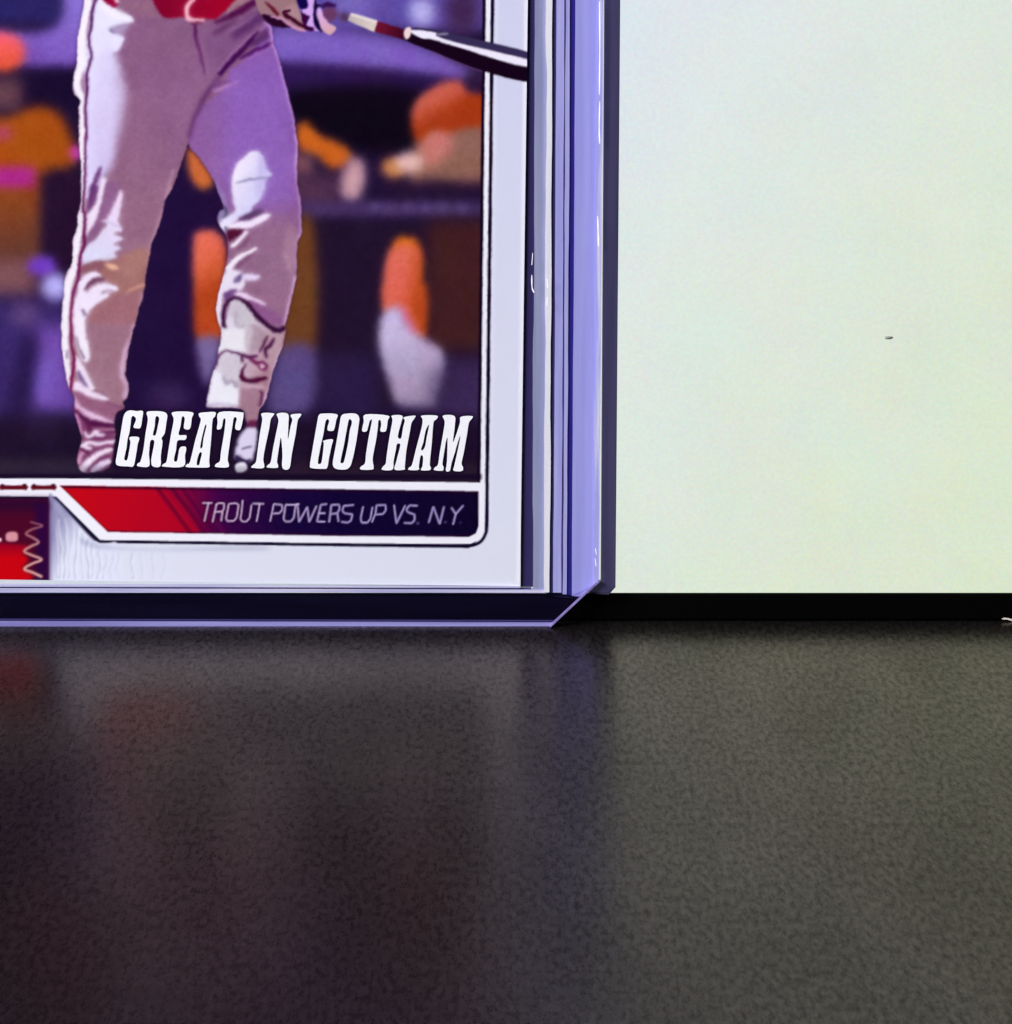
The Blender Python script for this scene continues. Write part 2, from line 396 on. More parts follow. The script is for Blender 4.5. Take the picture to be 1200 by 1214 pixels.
    stroke(fJ([(340,552),(450,590)]), (2, 4, 1), (120, 76, 104), 1.0)
    stroke(fJ([(440,650),(580,690)]), (1.5, 3), (130, 78, 112), .9)
    shape(fJ([(188,600),(235,680),(330,728),(492,800),(480,818),(360,790),(230,732),(192,670)]), (232, 194, 226), .8)
    shape(fJ([(190,700),(330,790),(490,815),(505,900),(480,1190),(230,1190),(205,1080),(240,950)]), (122, 62, 100), 1.6)
    stroke(fJ([(200,715),(260,770),(340,815),(500,832)]), (3, 4, 7, 4), (78, 16, 66), 1.0)
    stroke(fJ([(275,780),(300,830),(320,890)]), (3, 5, 2), (92, 24, 74), .9)
    stroke(fJ([(340,872),(420,866),(505,862)]), 3.6, (176, 116, 150), 1.0)
    stroke(fJ([(400,882),(510,880)]), 2.4, (90, 30, 80), .8)
    stroke(fJ([(272,880),(290,918),(330,905),(362,880),(375,905),(425,902)]), (2.5, 4, 5, 3), (242, 222, 242), .7)
    stroke(fJ([(300,945),(380,935),(500,925)]), (3, 5, 2), (110, 40, 90), .8)
    stroke(fJ([(255,1000),(300,965),(380,975),(510,952)]), (6, 4, 4, 4), (246, 228, 244), .7)
    stroke(fJ([(245,985),(290,1010),(330,1010)]), (3, 5, 1), (246, 228, 244), .7)
    stroke(fJ([(235,1005),(270,1030),(320,1050)]), (2, 4, 2), (84, 14, 60), .8)
    stroke(fJ([(300,1060),(400,1010),(500,985)]), (3, 5, 2), (120, 50, 96), .9)
    stroke(fJ([(245,1185),(310,1110),(390,1050),(490,1020)]), (8, 8, 6, 4), (248, 230, 246), .8)
    stroke(fJ([(225,1130),(235,1060),(270,1045)]), (5, 4, 2), (216, 160, 194), .9)
    stroke(fJ([(300,1180),(380,1100),(470,1070)]), (2, 4, 1), (104, 40, 84), .8)
    stroke(fJ([(330,1195),(400,1140),(470,1110)]), (6, 8, 5), (238, 220, 244), .9)
    stroke(fJ([(205,740),(225,820),(245,900)]), (3, 4, 3), (206, 140, 186), .9)
    # white outer edge and its dark stripe
    edge = [(97,-60),(103,0),(100,18),(97,36),(96,53),(96,75),(92,90),(92,106),(97,118),(98,135),(97.5,160),(98,180),(98,205),(98,228),(96,250),(94,270),(91,290),(90,310),(85,325),(80,340),(79,356),(77,380),(77,410),(79,430),(82,450),(84,462)]
    stroke(edge, (12, 11, 11, 9, 8, 7, 8, 9, 9, 10, 9, 8, 4), (247, 240, 248), .6)
    stripe = fE([(262,-80),(255,0),(225,80),(215,220),(195,310),(198,420),(212,500),(195,580),(172,660),(175,800),(160,960),(165,1200)]) + fA([(380,640),(378,780),(370,930)]) + fI([(305,250),(298,400),(300,520),(260,640),(250,780),(235,860),(195,980),(185,1100),(180,1200)]) + fJ([(165,190),(185,280),(180,380),(165,480),(160,560),(180,640),(190,720)])
    stroke(stripe, (3, 3.2, 2.8, 3.4, 2.6, 3.2, 3.6, 3.0, 3.0, 3.6, 2.6), ((72,14,84), (116,8,66), (90,40), (90,440)), .5)
    stroke(fJ([(130,235),(130,300)]), 1.6, (120, 90, 130), .7)

    # hips and crotch
    CLIP[0] = both
    shape(fE([(450,0),(760,0),(800,80),(860,160),(700,150),(560,110),(470,80)]), (150, 104, 128), 3, .8)
    stroke(fF([(180,1230),(215,1080),(260,980),(330,850),(450,680)]), (4, 5, 6, 7, 5), (102, 52, 104), 1.8)
    shape(fF([(330,700),(470,640),(720,330),(840,210),(820,120),(600,200),(420,240),(300,260)]), (122, 78, 128), 7, .6)
    stroke(fF([(570,330),(720,210),(850,140)]), (8, 13, 12), (86, 38, 98), 3, .85)
    stroke(fF([(400,300),(480,255),(600,180)]), (5, 6, 3), (92, 42, 92), 2.2, .85)
    stroke(fF([(540,270),(640,220),(780,130)]), (2.5, 4, 2), (150, 104, 150), 1.6, .8)
    shape(fF([(510,120),(560,-30),(745,-30),(700,40),(560,110)]), (164, 122, 134), 1.4)
    stroke(fF([(410,205),(500,165),(620,105),(790,0)]), (3, 5, 8, 9), (80, 14, 70), 1.4)
    stroke(fF([(440,640),(560,490),(740,310),(860,230)]), (2, 3, 2.5, 2), (166, 112, 172), 1.0, .8)
    shape(fF([(700,410),(780,330),(880,240),(905,300),(890,345),(760,410)]), (92, 48, 104), 1.6)
    stroke(fF([(455,665),(550,550),(680,420),(800,275)]), (5.5, 6, 6, 2), (62, 8, 74), .8)
    stroke(fF([(640,522),(760,455),(850,420),(935,372)]), (3, 4.5, 4.5, 4), (74, 14, 92), .9)
    stroke(fF([(650,545),(780,480),(930,410)]), (2, 3, 2), (168, 116, 190), 1.4, .7)
    stroke(fF([(235,195),(240,320),(285,480),(320,655)]), (4.5, 4, 2.6, 2), (84, 22, 84), .8)
    stroke(fF([(262,340),(315,480),(350,660)]), (2, 5, 6), (158, 110, 148), 2.4, .5)
    stroke(fF([(400,815),(500,770),(620,725)]), (4, 4, 1), (176, 122, 188), 1.4)
    stroke(fF([(400,770),(480,735),(560,720)]), (5, 3, 1), (112, 58, 120), 1.4)
    # belt
    shape(fE([(745,-60),(760,0),(790,70),(850,152),(930,160),(1010,148),(1060,160),(1300,175),(1340,150),(1420,70),(1470,-60)]), ((130,0,44), (160,0,40), (190,0), (260,10)), .6)
    shape(fE([(320,-60),(420,-60),(445,40),(400,62),(315,0)]), (148, 0, 52), .7)
    stroke(fE([(430,-20),(440,20)]), 4, (250, 200, 220), .7)
    stroke(fF([(235,-12),(185,25),(157,85),(168,150),(212,182),(318,178)]), (3, 4.5, 4.5, 5, 4.5, 3), (246, 182, 196), .6)
    stroke(fF([(190,205),(300,200)]), 2.4, (96, 20, 60), 1.0)

    # right leg
    CLIP[0] = mR
    stroke(fF([(860,195),(915,250),(930,390),(970,480),(1020,680),(1080,900),(1120,1080),(1140,1260)]), (5, 5, 4, 4), (196, 146, 218), 1.2, .9)
    stroke(fH([(838,0),(845,100),(838,300),(852,480),(870,580),(880,680),(878,860),(842,950),(838,1190)]), (4, 4, 3, 4, 4, 3), (208, 158, 214), 1.1, .85)
    stroke(fK([(812,50),(790,180),(762,300),(725,430)]), (4, 4, 5, 4), (214, 174, 214), 1.1, .9)
    shape(fH([(760,800),(850,900),(840,1210),(770,1210),(720,1050)]), (170, 130, 152), 3, .7)
    stroke(fH([(740,1060),(780,1200)]), 2, (190, 150, 170), 1.2, .7)
    stroke(fH([(110,420),(170,540),(228,670)]), (3, 6, 4), (152, 128, 184), 1.6, .9)
    shape(fH([(140,700),(185,645),(240,690),(200,760),(150,800)]), (142, 132, 176), 1.4)
    stroke(fH([(195,640),(215,690),(190,740)]), 3, (70, 50, 90), 1.2)
    shape(fH([(430,148),(380,190),(310,250),(280,330),(262,420),(270,560),(295,670),(230,720),(160,770),(150,810),(200,850),(250,800),(330,745),(430,685),(440,640),(500,585),(550,480),(560,385),(622,352),(570,310),(548,210),(500,150)]), ((246,236,250), (216,212,246), (278,200), (310,215)), .8)
    shape(fH([(500,160),(560,230),(570,310),(556,470),(500,580),(480,500),(500,300)]), (190, 172, 226), 3, .6)
    stroke(fH([(300,425),(430,395),(520,385),(615,372)]), (1.5, 2.6, 1.6, 1), (140, 132, 172), .6)
    shape(fH([(310,752),(430,685),(520,662),(540,692),(440,748),(380,760)]), (90, 54, 102), 1.0)
    shape(fH([(212,815),(330,770),(430,760),(540,705),(612,712),(560,752),(490,802),(400,832),(220,838)]), (246, 232, 250), .7)
    disc(*fH([(215,830)])[0], 2.5, 2.5, (90, 80, 110), .8)
    shape(fH([(225,848),(370,842),(335,890),(238,945)]), (78, 12, 46), 1.0)
    stroke(fH([(262,990),(315,945),(395,862)]), (5.5, 4, 3.5), (248, 234, 248), .6)
    stroke(fH([(300,1020),(380,960),(420,900)]), (2, 3, 1), (110, 60, 92), 1.2, .8)
    stroke(fH([(225,1195),(320,1095),(400,1052),(482,1008)]), (7, 6, 4.5, 3), (248, 236, 248), .6)
    stroke(fH([(290,1200),(400,1090),(470,1050)]), (3, 4, 1), (112, 62, 104), 1.2, .8)
    # cuff above the shin guard
    shape(fK([(250,20),(330,0),(400,40),(400,130),(330,180),(240,190),(215,330),(215,460),(160,460),(160,220)]), (236, 226, 242), .9)
    shape(fK([(312,90),(350,40),(395,30),(380,80),(345,108)]), (122, 98, 146), .9)
    shape(fK([(395,40),(470,30),(530,52),(490,80),(410,78)]), (234, 216, 244), .9)
    shape(fK([(240,190),(330,150),(345,190),(300,225),(262,260)]), (110, 70, 126), 1.0)
    shape(fK([(325,190),(390,178),(470,215),(570,270),(540,280),(430,240),(350,218)]), (238, 212, 240), .8)
    shape(fK([(430,240),(560,290),(690,370),(700,440),(560,400),(470,310)]), (140, 84, 136), 1.6, .9)
    FRINGE[0] = False
    # shin guard
    shape(fK([(300,250),(350,240),(420,290),(500,400),(620,480),(735,492),(700,630),(630,800),(585,980),(560,1080),(500,1214),(420,1214),(350,1105),(100,1085),(130,900),(180,760),(195,650),(215,470),(250,400)]), ((222,214,226), (168,122,136), (275,420), (320,440)), .8)
    shape(fK([(300,260),(350,250),(430,300),(470,400),(400,460),(350,470),(320,400),(280,360)]), (204, 194, 204), 1.2)
    stroke(fK([(340,330),(330,400),(350,460),(400,450)]), 2.4, (176, 164, 182), 1.2)
    shape(fK([(225,480),(420,490),(430,640),(350,650),(210,645)]), (234, 230, 236), 1.4)
    shape(fK([(420,500),(480,430),(580,520),(540,620),(430,650)]), (166, 138, 152), 2.0, .8)
    shape(fK([(430,480),(470,470),(440,650),(420,660)]), (206, 194, 206), 1.4, .8)
    shape(fK([(200,700),(330,670),(370,760),(350,900),(240,900),(215,800)]), (212, 202, 214), 2.0)
    shape(fK([(160,810),(210,830),(240,900),(350,930),(370,1080),(120,1075),(140,920)]), (240, 238, 246), 1.2)
    stroke(fK([(240,850),(255,910),(300,880),(345,935)]), (2, 3, 2, 4), (160, 146, 170), 1.2)
    shape(fK([(390,930),(550,960),(560,1080),(500,1214),(420,1214),(360,1095)]), (164, 124, 140), 1.6)
    stroke(fK([(400,935),(470,928),(560,940)]), (3, 4, 3), (206, 174, 188), 1.2)
    shape(fK([(580,500),(720,500),(690,640),(620,800),(590,760),(600,620)]), (190, 156, 166), 2.0, .8)
    stroke(fK([(255,455),(238,440),(235,340),(262,265),(320,225),(380,235),(440,285),(520,380),(600,450),(670,485),(730,462)]), (4, 4.5, 4, 3.5, 3, 3.5, 4.5, 5, 5, 5.5, 5), (46, 4, 46), .6)
    stroke(fK([(590,530),(560,590),(525,660)]), (2.5, 3.5, 2), (78, 24, 64), .7)
    stroke(fK([(640,545),(605,610),(570,640),(580,700)]), (2.5, 4, 3.5, 3), (60, 6, 50), .7)
    stroke(fK([(180,760),(195,690),(250,650),(330,660),(420,690),(510,690)]), (1.6, 2.5, 2, 2.6, 4.5, 3), (78, 28, 72), .7)
    stroke(fK([(375,690),(390,735)]), 3.5, (84, 34, 74), .7)
    stroke(fK([(440,700),(500,745),(545,738),(580,760),(570,795),(525,780),(520,755)]), (3.5, 5, 3, 3, 3, 2.5, 2), (106, 22, 76), .7)
    disc(*fK([(548,770)])[0], 2.4, 2.4, (236, 200, 220), .7)
    shape(fK([(425,740),(400,800),(400,850),(440,868),(580,852),(560,885),(470,902),(385,890),(362,850),(385,790)]), (70, 4, 44), .6)
    stroke(fK([(530,965),(550,1000),(520,1085)]), (3, 4, 3), (92, 30, 74), .8)
    stroke(fK([(700,620),(640,790),(590,960),(540,1110)]), (2.5, 3.5, 3, 2), (224, 188, 212), .9, .9)
    stroke(fK([(110,1082),(230,1072),(350,1092)]), 3, (200, 190, 212), .9)
    CLIP[0] = None
    # cloth: soften the inside of the figure, keep its outline
    g1y, g1x = gauss_matrix(NH, 1.25), gauss_matrix(NW, 1.25)
    inner = np.clip((gauss_matrix(NH, 1.6) @ both @ gauss_matrix(NW, 1.6).T - .6) / .4, 0, 1)[..., None] * .8
    soft = np.stack([g1y @ canvas[..., c] @ g1x.T for c in range(3)], -1)
    canvas[:] = canvas * (1 - inner) + soft * inner
    mottle(both, 6.5, .18)
    # shoe under the title
    shape(fX([(895,195),(955,188),(965,260),(940,385),(890,396),(850,362),(825,385),(845,270)]), (222, 214, 238), 1.6)
    shape(fX([(915,150),(965,150),(960,185),(900,190)]), (100, 30, 70), 1.4)
    stroke(fX([(870,325),(930,308)]), 2, (110, 100, 130), .8)
    shape(fX([(830,362),(890,392),(930,385),(905,420),(850,415)]), (54, 34, 76), .9)
    disc(*fX([(866,438)])[0], 7.5, 6, (250, 246, 255), .8)
    box(-60, 553, 640, 572, (40, 24, 50), 3, .35)

    # ---- batting glove and bat
    shape(fG([(60,-80),(590,-80),(640,120),(700,260),(720,330),(760,400),(740,440),(640,430),(560,380),(420,270),(340,270),(250,220),(130,210),(80,150)]), (156, 116, 122), .8)
    shape(fG([(420,150),(600,60),(690,260),(700,320),(560,240)]), (172, 134, 140), 1.6)
    shape(fG([(140,205),(250,230),(350,275),(420,280),(530,372),(480,392),(360,392),(280,360),(160,280)]), (38, 0, 34), .7)
    stroke(fG([(250,235),(340,252),(410,256),(560,372),(750,440)]), (2, 2, 3, 3.5, 3), (204, 144, 176), .7)
    stroke(fG([(180,40),(250,90),(300,150),(355,205)]), (2, 4, 5, 4), (96, 16, 40), .9)
    stroke(fG([(525,152),(440,178),(480,225),(640,330),(740,380),(860,412)]), (3, 4, 4.5, 4, 5, 5), (62, 0, 36), .6)
    shape(fG([(610,-80),(760,-80),(785,100),(690,135),(640,60)]), (14, 0, 72), .7)
    shape(fG([(765,-80),(880,-80),(862,300),(900,400),(955,430),(880,432),(780,365),(770,300),(805,240),(720,190),(690,132),(790,110)]), (212, 168, 236), .6)
    shape(fG([(690,140),(720,200),(812,230),(780,280),(765,370),(862,388),(850,432),(760,412),(710,330),(692,280)]), (54, 0, 58), .6)
    shape(fG([(885,-80),(905,50),(985,60),(920,110),(900,190),(950,330),(985,445),(900,392),(865,300),(860,150)]), (18, 0, 50), .6)
    disc(*fG([(1090,200)])[0], 10, 9, (104, 56, 96), 2)
    shape(fG([(910,140),(960,108),(1000,220),(1080,320),(1185,390),(1120,482),(1060,482),(980,410),(920,230)]), ((224,174,238), (214,168,172), (378,10), (392,38)), .7)
    stroke(fG([(980,95),(1060,60),(1170,85)]), (4, 6, 4), (48, 10, 70), 1.2)
    stroke(fT([(30,85),(55,115)]), 10, (80, 50, 80), 2.5)
    roughen(.7)
    # ---- white frame, drawn before the bat, which breaks out over it
    rx = lambda v: -6.5 * v / 570.0
    V = lambda x, v0, v1: [(x + rx(v0), v0), (x + rx(v1), v1)]
    shape([(586 + rx(-60), -60), (660, -60), (660, 720), (586 + rx(720), 720)], ((211,213,237), (224,227,240), (600,0), (600,650)), .4, 1, False)
    shape([(-60, 640), (60, 640), (120, 642), (560, 648), (582, 620), (660, 620), (660, 720), (-60, 720)], (225, 228, 240), .4, 1, False)
    stroke(V(574.5, -60, 572), 4.5, (18, 4, 30), .5, 1, False)
    stroke(V(584, -60, 560) , 4.0, (14, 5, 34), .45, 1, False)
    stroke(V(579, -60, 640), 5.6, (243, 242, 250), .45, 1, False)
    stroke([(625, -60), (614.5, 690)], 4.5, (246, 244, 252), 1.4, .9, False)  # pale highlight painted along the card's right edge
    stroke(V(589, -60, 620), 3, (232, 232, 248), 1.2, .7, False)
    # bat
    shape(fT([(80,75),(240,125),(222,192),(62,120)]), ((190,176,172), (222,206,196), (414,18), (440,32)), .7, 1, False)
    stroke(fT([(85,85),(235,130)]), 3, (236, 224, 222), 1.0)
    shape(fT([(238,124),(405,176),(405,238),(220,187)]), ((116,18,48), (62,2,28), (446,28), (478,44)), .6, 1, False)
    shape(fT([(440,162),(600,178),(660,196),(880,245),(1135,310),(1135,360),(900,300),(700,250),(600,210),(520,195)]), (54, 44, 82), .6)
    shape(fT([(425,190),(520,205),(580,225),(700,265),(900,330),(1140,395),(1140,484),(900,432),(700,362),(560,302),(405,238)]), (20, 0, 22), .5)
    shape(fT([(428,185),(480,178),(582,194),(592,215),(700,250),(900,297),(1140,356),(1140,392),(1050,382),(880,332),(760,292),(640,257),(560,232),(500,226)]), (243, 238, 252), .6)
    stroke(fT([(590,205),(655,200)]), 2.4, (150, 140, 170), .9)
    shape(fT([(408,165),(436,165),(432,215),(405,232),(393,192)]), (242, 216, 214), .7)
    stroke(fT([(560,306),(700,366),(860,424)]), 1.6, (110, 70, 120), .8, .7)

    roughen(.3)
    # ---- title shadow, bottom band and subtitle bar
    gl = []
    for fr, cs in TITLE:
        for c in cs[:1]:
            gl.append(raster([catmull(fr(c))], 2.6))
    for m, y, x in gl:
        put(np.clip(m * 1.7, 0, 1), y, x, (14, 2, 28), .92)
    box(-60, 562, 571, 568.5, (20, 6, 34), 1.0, .9)
    # white frame band along the foot of the photo
    shape([(-60,567),(72,567.3),(568,572),(575.6,572),(574.9,620),(573.2,632),(568.5,640),(558,644.8),(390,644),(240,642),(119,640.5),(67,589),(-60,588.5)], (244, 243, 250), .45, 1, False)
    stroke([(-60,589.5),(66,590.5),(117.5,642),(240,643.6),(400,646),(556,648)], 3.4, (14, 4, 38), .5, 1, False)
    stroke([(548,647.8),(559,646.8),(569.5,642.5),(575.6,633),(577.3,620),(577.6,556)], 3.6, (14, 4, 38), .5)
    for (u0, u1) in ((1, 31), (38.5, 65)):
        stroke([(u0, 577.7), (u0 + 4, 577.8), ((u0 + u1) / 2, 578), (u1 - 4, 577.8), (u1, 577.5)], (7, 5.5, 5, 5.5, 7.6), (98, 8, 26), .6)
        disc(u0 + 2, 575.6, 2, 1.8, (52, 4, 24), .6); disc(u1 - 2, 575.4, 2.2, 2, (60, 4, 28), .6)
    bar = [(71,575.6),(567,582.6),(566.8,624),(564,632),(556,636),(390,634.8),(230,632),(128,630.4)]
    m, y, x = raster([np.array(bar, float)], .5)
    bm = np.zeros((NH, NW)); bm[y:y + m.shape[0], x:x + m.shape[1]] = m
    full(bm, ((188,4,32), (70,0,70), (185,600), (262,590)))
    CLIP[0] = bm
    shape([(60,570),(178,570),(232,640),(60,640)], ((196,4,22), (178,2,34), (90,600), (200,620)), 1.6)
    box(255, 570, 600, 650, ((62,0,66), (16,3,52), (245,600), (345,600)), 14)
    box(380, 570, 600, 650, ((14,2,48), (10,2,36), (380,600), (560,600)), 10)
    for k, (x0, w_, c_) in enumerate(((186, 5, (100,0,44)), (196, 3, (140,4,52)), (203, 5, (86,0,50)), (215, 4, (78,0,56)), (226, 4, (92,4,66)))):
        stroke([(x0 - 4, 572), (x0 + 46, 640)], w_, c_, 1.3, .8, False)
    for k in range(26):
        x0 = 240 + k * 12.5
        stroke([(x0, 584 + (k * 7 % 5)), (x0 + 22, 632)], 2.4, (92, 30, 104) if k < 8 else (48, 20, 100), 2.2, .16, False)
    stroke([(71,577),(567,584)], 3, (34, 0, 34), .9, .85, False)
    stroke([(120,630.5),(390,634.5),(560,636)], 3, (46, 0, 40), .9, .8, False)
    stroke([(566,584),(566,626)], 4, (8, 0, 30), 1.4, .8, False)
    stroke([(73,577),(129,631)], 2, (110, 0, 20), .9, .7, False)
    CLIP[0] = None
    tone = ((232,196,222), (196,184,240), (250,600), (420,600))
    sub = [
      (fR, [[(72,115),(152,115)], [(122,115),(105,190),(88,268)],
            [(186,130),(205,115),(252,118),(252,160),(238,186),(178,190)], [(188,128),(156,274)], [(238,190),(228,266)],
            [(292,122),(352,116),(374,132),(358,235),(336,264),(282,268),(268,245),(292,122)],
            [(408,92),(398,195),(388,245),(404,270),(440,270),(466,240),(482,130)],
            [(492,120),(586,122)], [(550,122),(538,200),(524,270)],
            [(638,268),(655,190),(668,124),(735,130),(742,168),(716,200),(658,204)],
            [(766,136),(750,248),(766,270),(810,270),(836,240),(852,130),(766,130)], [(850,128),(880,124)],
            [(866,122),(880,274),(948,148),(965,274),(1026,140)],
            [(1112,124),(1062,130),(1030,270),(1098,272)], [(1046,200),(1098,200)]]),
      (fS, [[(2,246),(10,185),(18,118),(74,114),(82,146),(62,180),(8,186)], [(64,184),(72,242)],
            [(186,118),(112,124),(100,158),(116,180),(176,188),(166,234),(140,250),(94,244)],
            [(256,130),(238,218),(246,250),(288,250),(312,220),(326,134)],
            [(322,246),(350,180),(356,120),(424,118),(426,158),(404,186),(346,190)],
            [(488,118),(506,256),(572,122)],
            [(662,124),(606,120),(580,150),(592,172),(642,190),(642,232),(620,254),(564,252)],
            [(748,250),(782,130),(830,260),(862,130)],
            [(918,138),(950,186)], [(1006,122),(950,186),(930,264)]])]
    for fr, ss_ in sub:
        for s in ss_:
            stroke(fr(s), 5.0, (14, 0, 30), 1.4, .55, False)
    for fr, ss_ in sub:
        for i, s in enumerate(ss_):
            stroke(fr(s), 2.1, tone, .5, .86, False)
    for (x, y, a_) in ((666, 254, .55), (872, 246, .4), (985, 250, .25)):
        disc(*fS([(x, y)])[0], 1.7, 1.6, (150, 140, 200), .6, a_)

    # ---- lower left: patch and fading paper
    shape([(57,595.5),(69,595.5),(116,644.5),(140,646),(140,720),(56,720)], ((150,146,184), (226,230,246), (60,640), (84,652)), 1.0)
    shape([(64,597),(70,596.5),(117,646.5),(300,648.5),(300,652),(118,650),(92,632),(72,612)], (168, 170, 200), 2.2, .8)
    rng = np.random.RandomState(4)
    for k, (x0, a_) in enumerate(((66,.8),(70,.9),(77,1),(83,.5),(90,.9),(97,.5),(104,1),(109,.6),(117,.8),(124,.5),(132,.4),(140,.35),(156,.75),(168,.3),(181,.35),(194,.3))):
        top = max(612, 604 + (x0 - 70) * 1.0) if x0 < 118 else 655
        pts = [(x0 + rng.uniform(-1.4, 1.4) - 1.5 * math.sin(k + j), top + (686 - top) * j / 6) for j in range(7)]
        stroke(pts, (.8, 2.0, 1.0, 1.8, .9, 2), (168, 172, 200), .8, a_ * .62)
        stroke([(p[0] + 2.6, p[1] + 3) for p in pts], (1, 2.4, 1.4, 2.4, 1.4), (244, 247, 253), 1.0, a_ * .6)
    box(-60, 591, 58, 720, (74, 4, 36), .9)
    box(-60, 591, 58, 606, (40, 4, 44), 4, .8)
    shape([(-60,646),(30,646),(27,655),(34,664),(27,674),(36,688),(-60,700)], ((140,0,34), (200,0,14), (10,642), (10,662)), 2.0)
    box(42, 596, 58, 720, (40, 2, 58), 3, .9)
    zz = fL([(270,440),(320,455),(380,475),(290,505),(230,545),(290,580),(345,622),(280,655),(215,700),(280,735),(372,775),(290,810),(215,858),(290,890),(372,928)])
    stroke(zz, (1.8, 2.0, 2.4, 2.8, 2.8, 2.8, 3.2), ((158,96,108), (228,170,156), (40,622), (40,665)), .8)
    shape(fL([(60,540),(100,528),(150,535),(160,575),(150,608),(100,615),(60,608),(50,575)]), (218, 146, 156), .8)
    disc(-1, 640, 3, 2.6, (250, 225, 225), .8)
    return canvas
# ------------------------------------------------------------------ helpers
def new_mat(name):
    m = bpy.data.materials.new(name)
    m.use_nodes = True
    nt = m.node_tree
    nt.nodes.clear()
    return m, nt, nt.nodes, nt.links
def principled(name, col, rough=.5, spec=.5, **kw):
    m, nt, N, L = new_mat(name)
    out = N.new('ShaderNodeOutputMaterial'); p = N.new('ShaderNodeBsdfPrincipled')
    p.inputs['Base Color'].default_value = (*col, 1)
    p.inputs['Roughness'].default_value = rough
    p.inputs['Specular IOR Level'].default_value = spec
    L.new(p.outputs[0], out.inputs[0])
    return m, nt, p
def lin(c):
    c = np.asarray(c, float) / 255.0
    return np.where(c <= .04045, c / 12.92, ((c + .055) / 1.055) ** 2.4)
def mesh_obj(name, verts, faces, mat, parent=None, smooth=False):
    me = bpy.data.meshes.new(name)
    me.from_pydata([tuple(v) for v in verts], [], faces)
    me.validate(); me.update()
    if smooth:
        me.polygons.foreach_set('use_smooth', [True] * len(me.polygons))
    me.materials.append(mat)
    o = bpy.data.objects.new(name, me)
    COL.objects.link(o)
    if parent is not None:
        o.parent = parent
    return o
def empty(name, loc, rot, label, cat):
    o = bpy.data.objects.new(name, None)
    o.empty_display_size = .01
    COL.objects.link(o)
    o.matrix_world = Matrix.Translation(loc) @ rot.to_4x4()
    o['label'] = label; o['category'] = cat
    return o
def prism(name, outline, z0, z1, mat, parent, bevel=0.0):
    """outline in the parent's plane (x right, y up), from depth z0 to z1 towards the viewer"""
    n = len(outline)
    area = sum(outline[i][0] * outline[(i + 1) % n][1] - outline[(i + 1) % n][0] * outline[i][1] for i in range(n))
    if area < 0:
        outline = outline[::-1]
    v = [(x, y, z0) for x, y in outline] + [(x, y, z1) for x, y in outline]
    f = [tuple(range(n))[::-1], tuple(range(n, 2 * n))] + [(i, (i + 1) % n, n + (i + 1) % n, n + i) for i in range(n)]
    o = mesh_obj(name, v, f, mat, parent)
    if bevel:
        b = o.modifiers.new('bevel', 'BEVEL'); b.width = bevel; b.segments = 2; b.limit_method = 'ANGLE'
    return o

# local axes of the leaning things: x right, y up the face, z towards the viewer, turned a little in the plane
def lean_rot(lean, turn):
    r, u, n = plane_frame(lean)
    m = Matrix((r, u, n)).transposed()
    return m @ Matrix.Rotation(-turn, 3, 'Z')
def local_of(rot, org, u, v, depth):
    n = rot.col[2]
    p = unproject(u, v, org + n * depth, n)
    q = rot.transposed() @ (p - org)
    return q.x, q.y

# ------------------------------------------------------------------ desk
desk_m, nt, N, L = new_mat('desk_laminate')
out = N.new('ShaderNodeOutputMaterial'); df = N.new('ShaderNodeBsdfDiffuse'); gl = N.new('ShaderNodeBsdfGlossy'); mixn = N.new('ShaderNodeMixShader')
tc = N.new('ShaderNodeTexCoord'); mpg = N.new('ShaderNodeMapping'); mpg.inputs['Scale'].default_value = (1, .42, 1)
L.new(tc.outputs['Object'], mpg.inputs[0])
n1 = N.new('ShaderNodeTexNoise'); n1.inputs['Scale'].default_value = 2700; n1.inputs['Detail'].default_value = 3.0; n1.inputs['Roughness'].default_value = .68
n2 = N.new('ShaderNodeTexNoise'); n2.inputs['Scale'].default_value = 150; n2.inputs['Detail'].default_value = 4
L.new(mpg.outputs[0], n1.inputs['Vector']); L.new(mpg.outputs[0], n2.inputs['Vector'])
bump = N.new('ShaderNodeBump'); bump.inputs['Strength'].default_value = .2; bump.inputs['Distance'].default_value = .00002
L.new(n1.outputs['Fac'], bump.inputs['Height']); L.new(bump.outputs[0], gl.inputs['Normal'])
def mrange(src, a, b, c, d):
    r = N.new('ShaderNodeMapRange')
    for k, v in zip(('From Min', 'From Max', 'To Min', 'To Max'), (a, b, c, d)):
        r.inputs[k].default_value = v
    L.new(src, r.inputs['Value'])
    return r.outputs[0]
def math_node(op, a, b):
    m = N.new('ShaderNodeMath'); m.operation = op
    for i, v in enumerate((a, b)):
        if isinstance(v, (int, float)):
            m.inputs[i].default_value = v
        else:
            L.new(v, m.inputs[i])
    return m.outputs[0]
L.new(mrange(n1.outputs['Fac'], .3, .7, .25, .31), gl.inputs['Roughness'])
gl.inputs['Color'].default_value = (1.0, .875, .80, 1)
df.inputs['Color'].default_value = (.0018, .0014, .0018, 1)
lw = N.new('ShaderNodeLayerWeight'); lw.inputs[0].default_value = .5
fres = math_node('ADD', math_node('MULTIPLY', math_node('POWER', lw.outputs['Facing'], 5.0), .80), .062)
grain = math_node('MULTIPLY', mrange(n1.outputs['Fac'], .3, .7, .57, 1.40), mrange(n2.outputs['Fac'], .3, .7, .88, 1.12))
L.new(math_node('MULTIPLY', fres, grain), mixn.inputs[0])
L.new(df.outputs[0], mixn.inputs[1]); L.new(gl.outputs[0], mixn.inputs[2]); L.new(mixn.outputs[0], out.inputs[0])
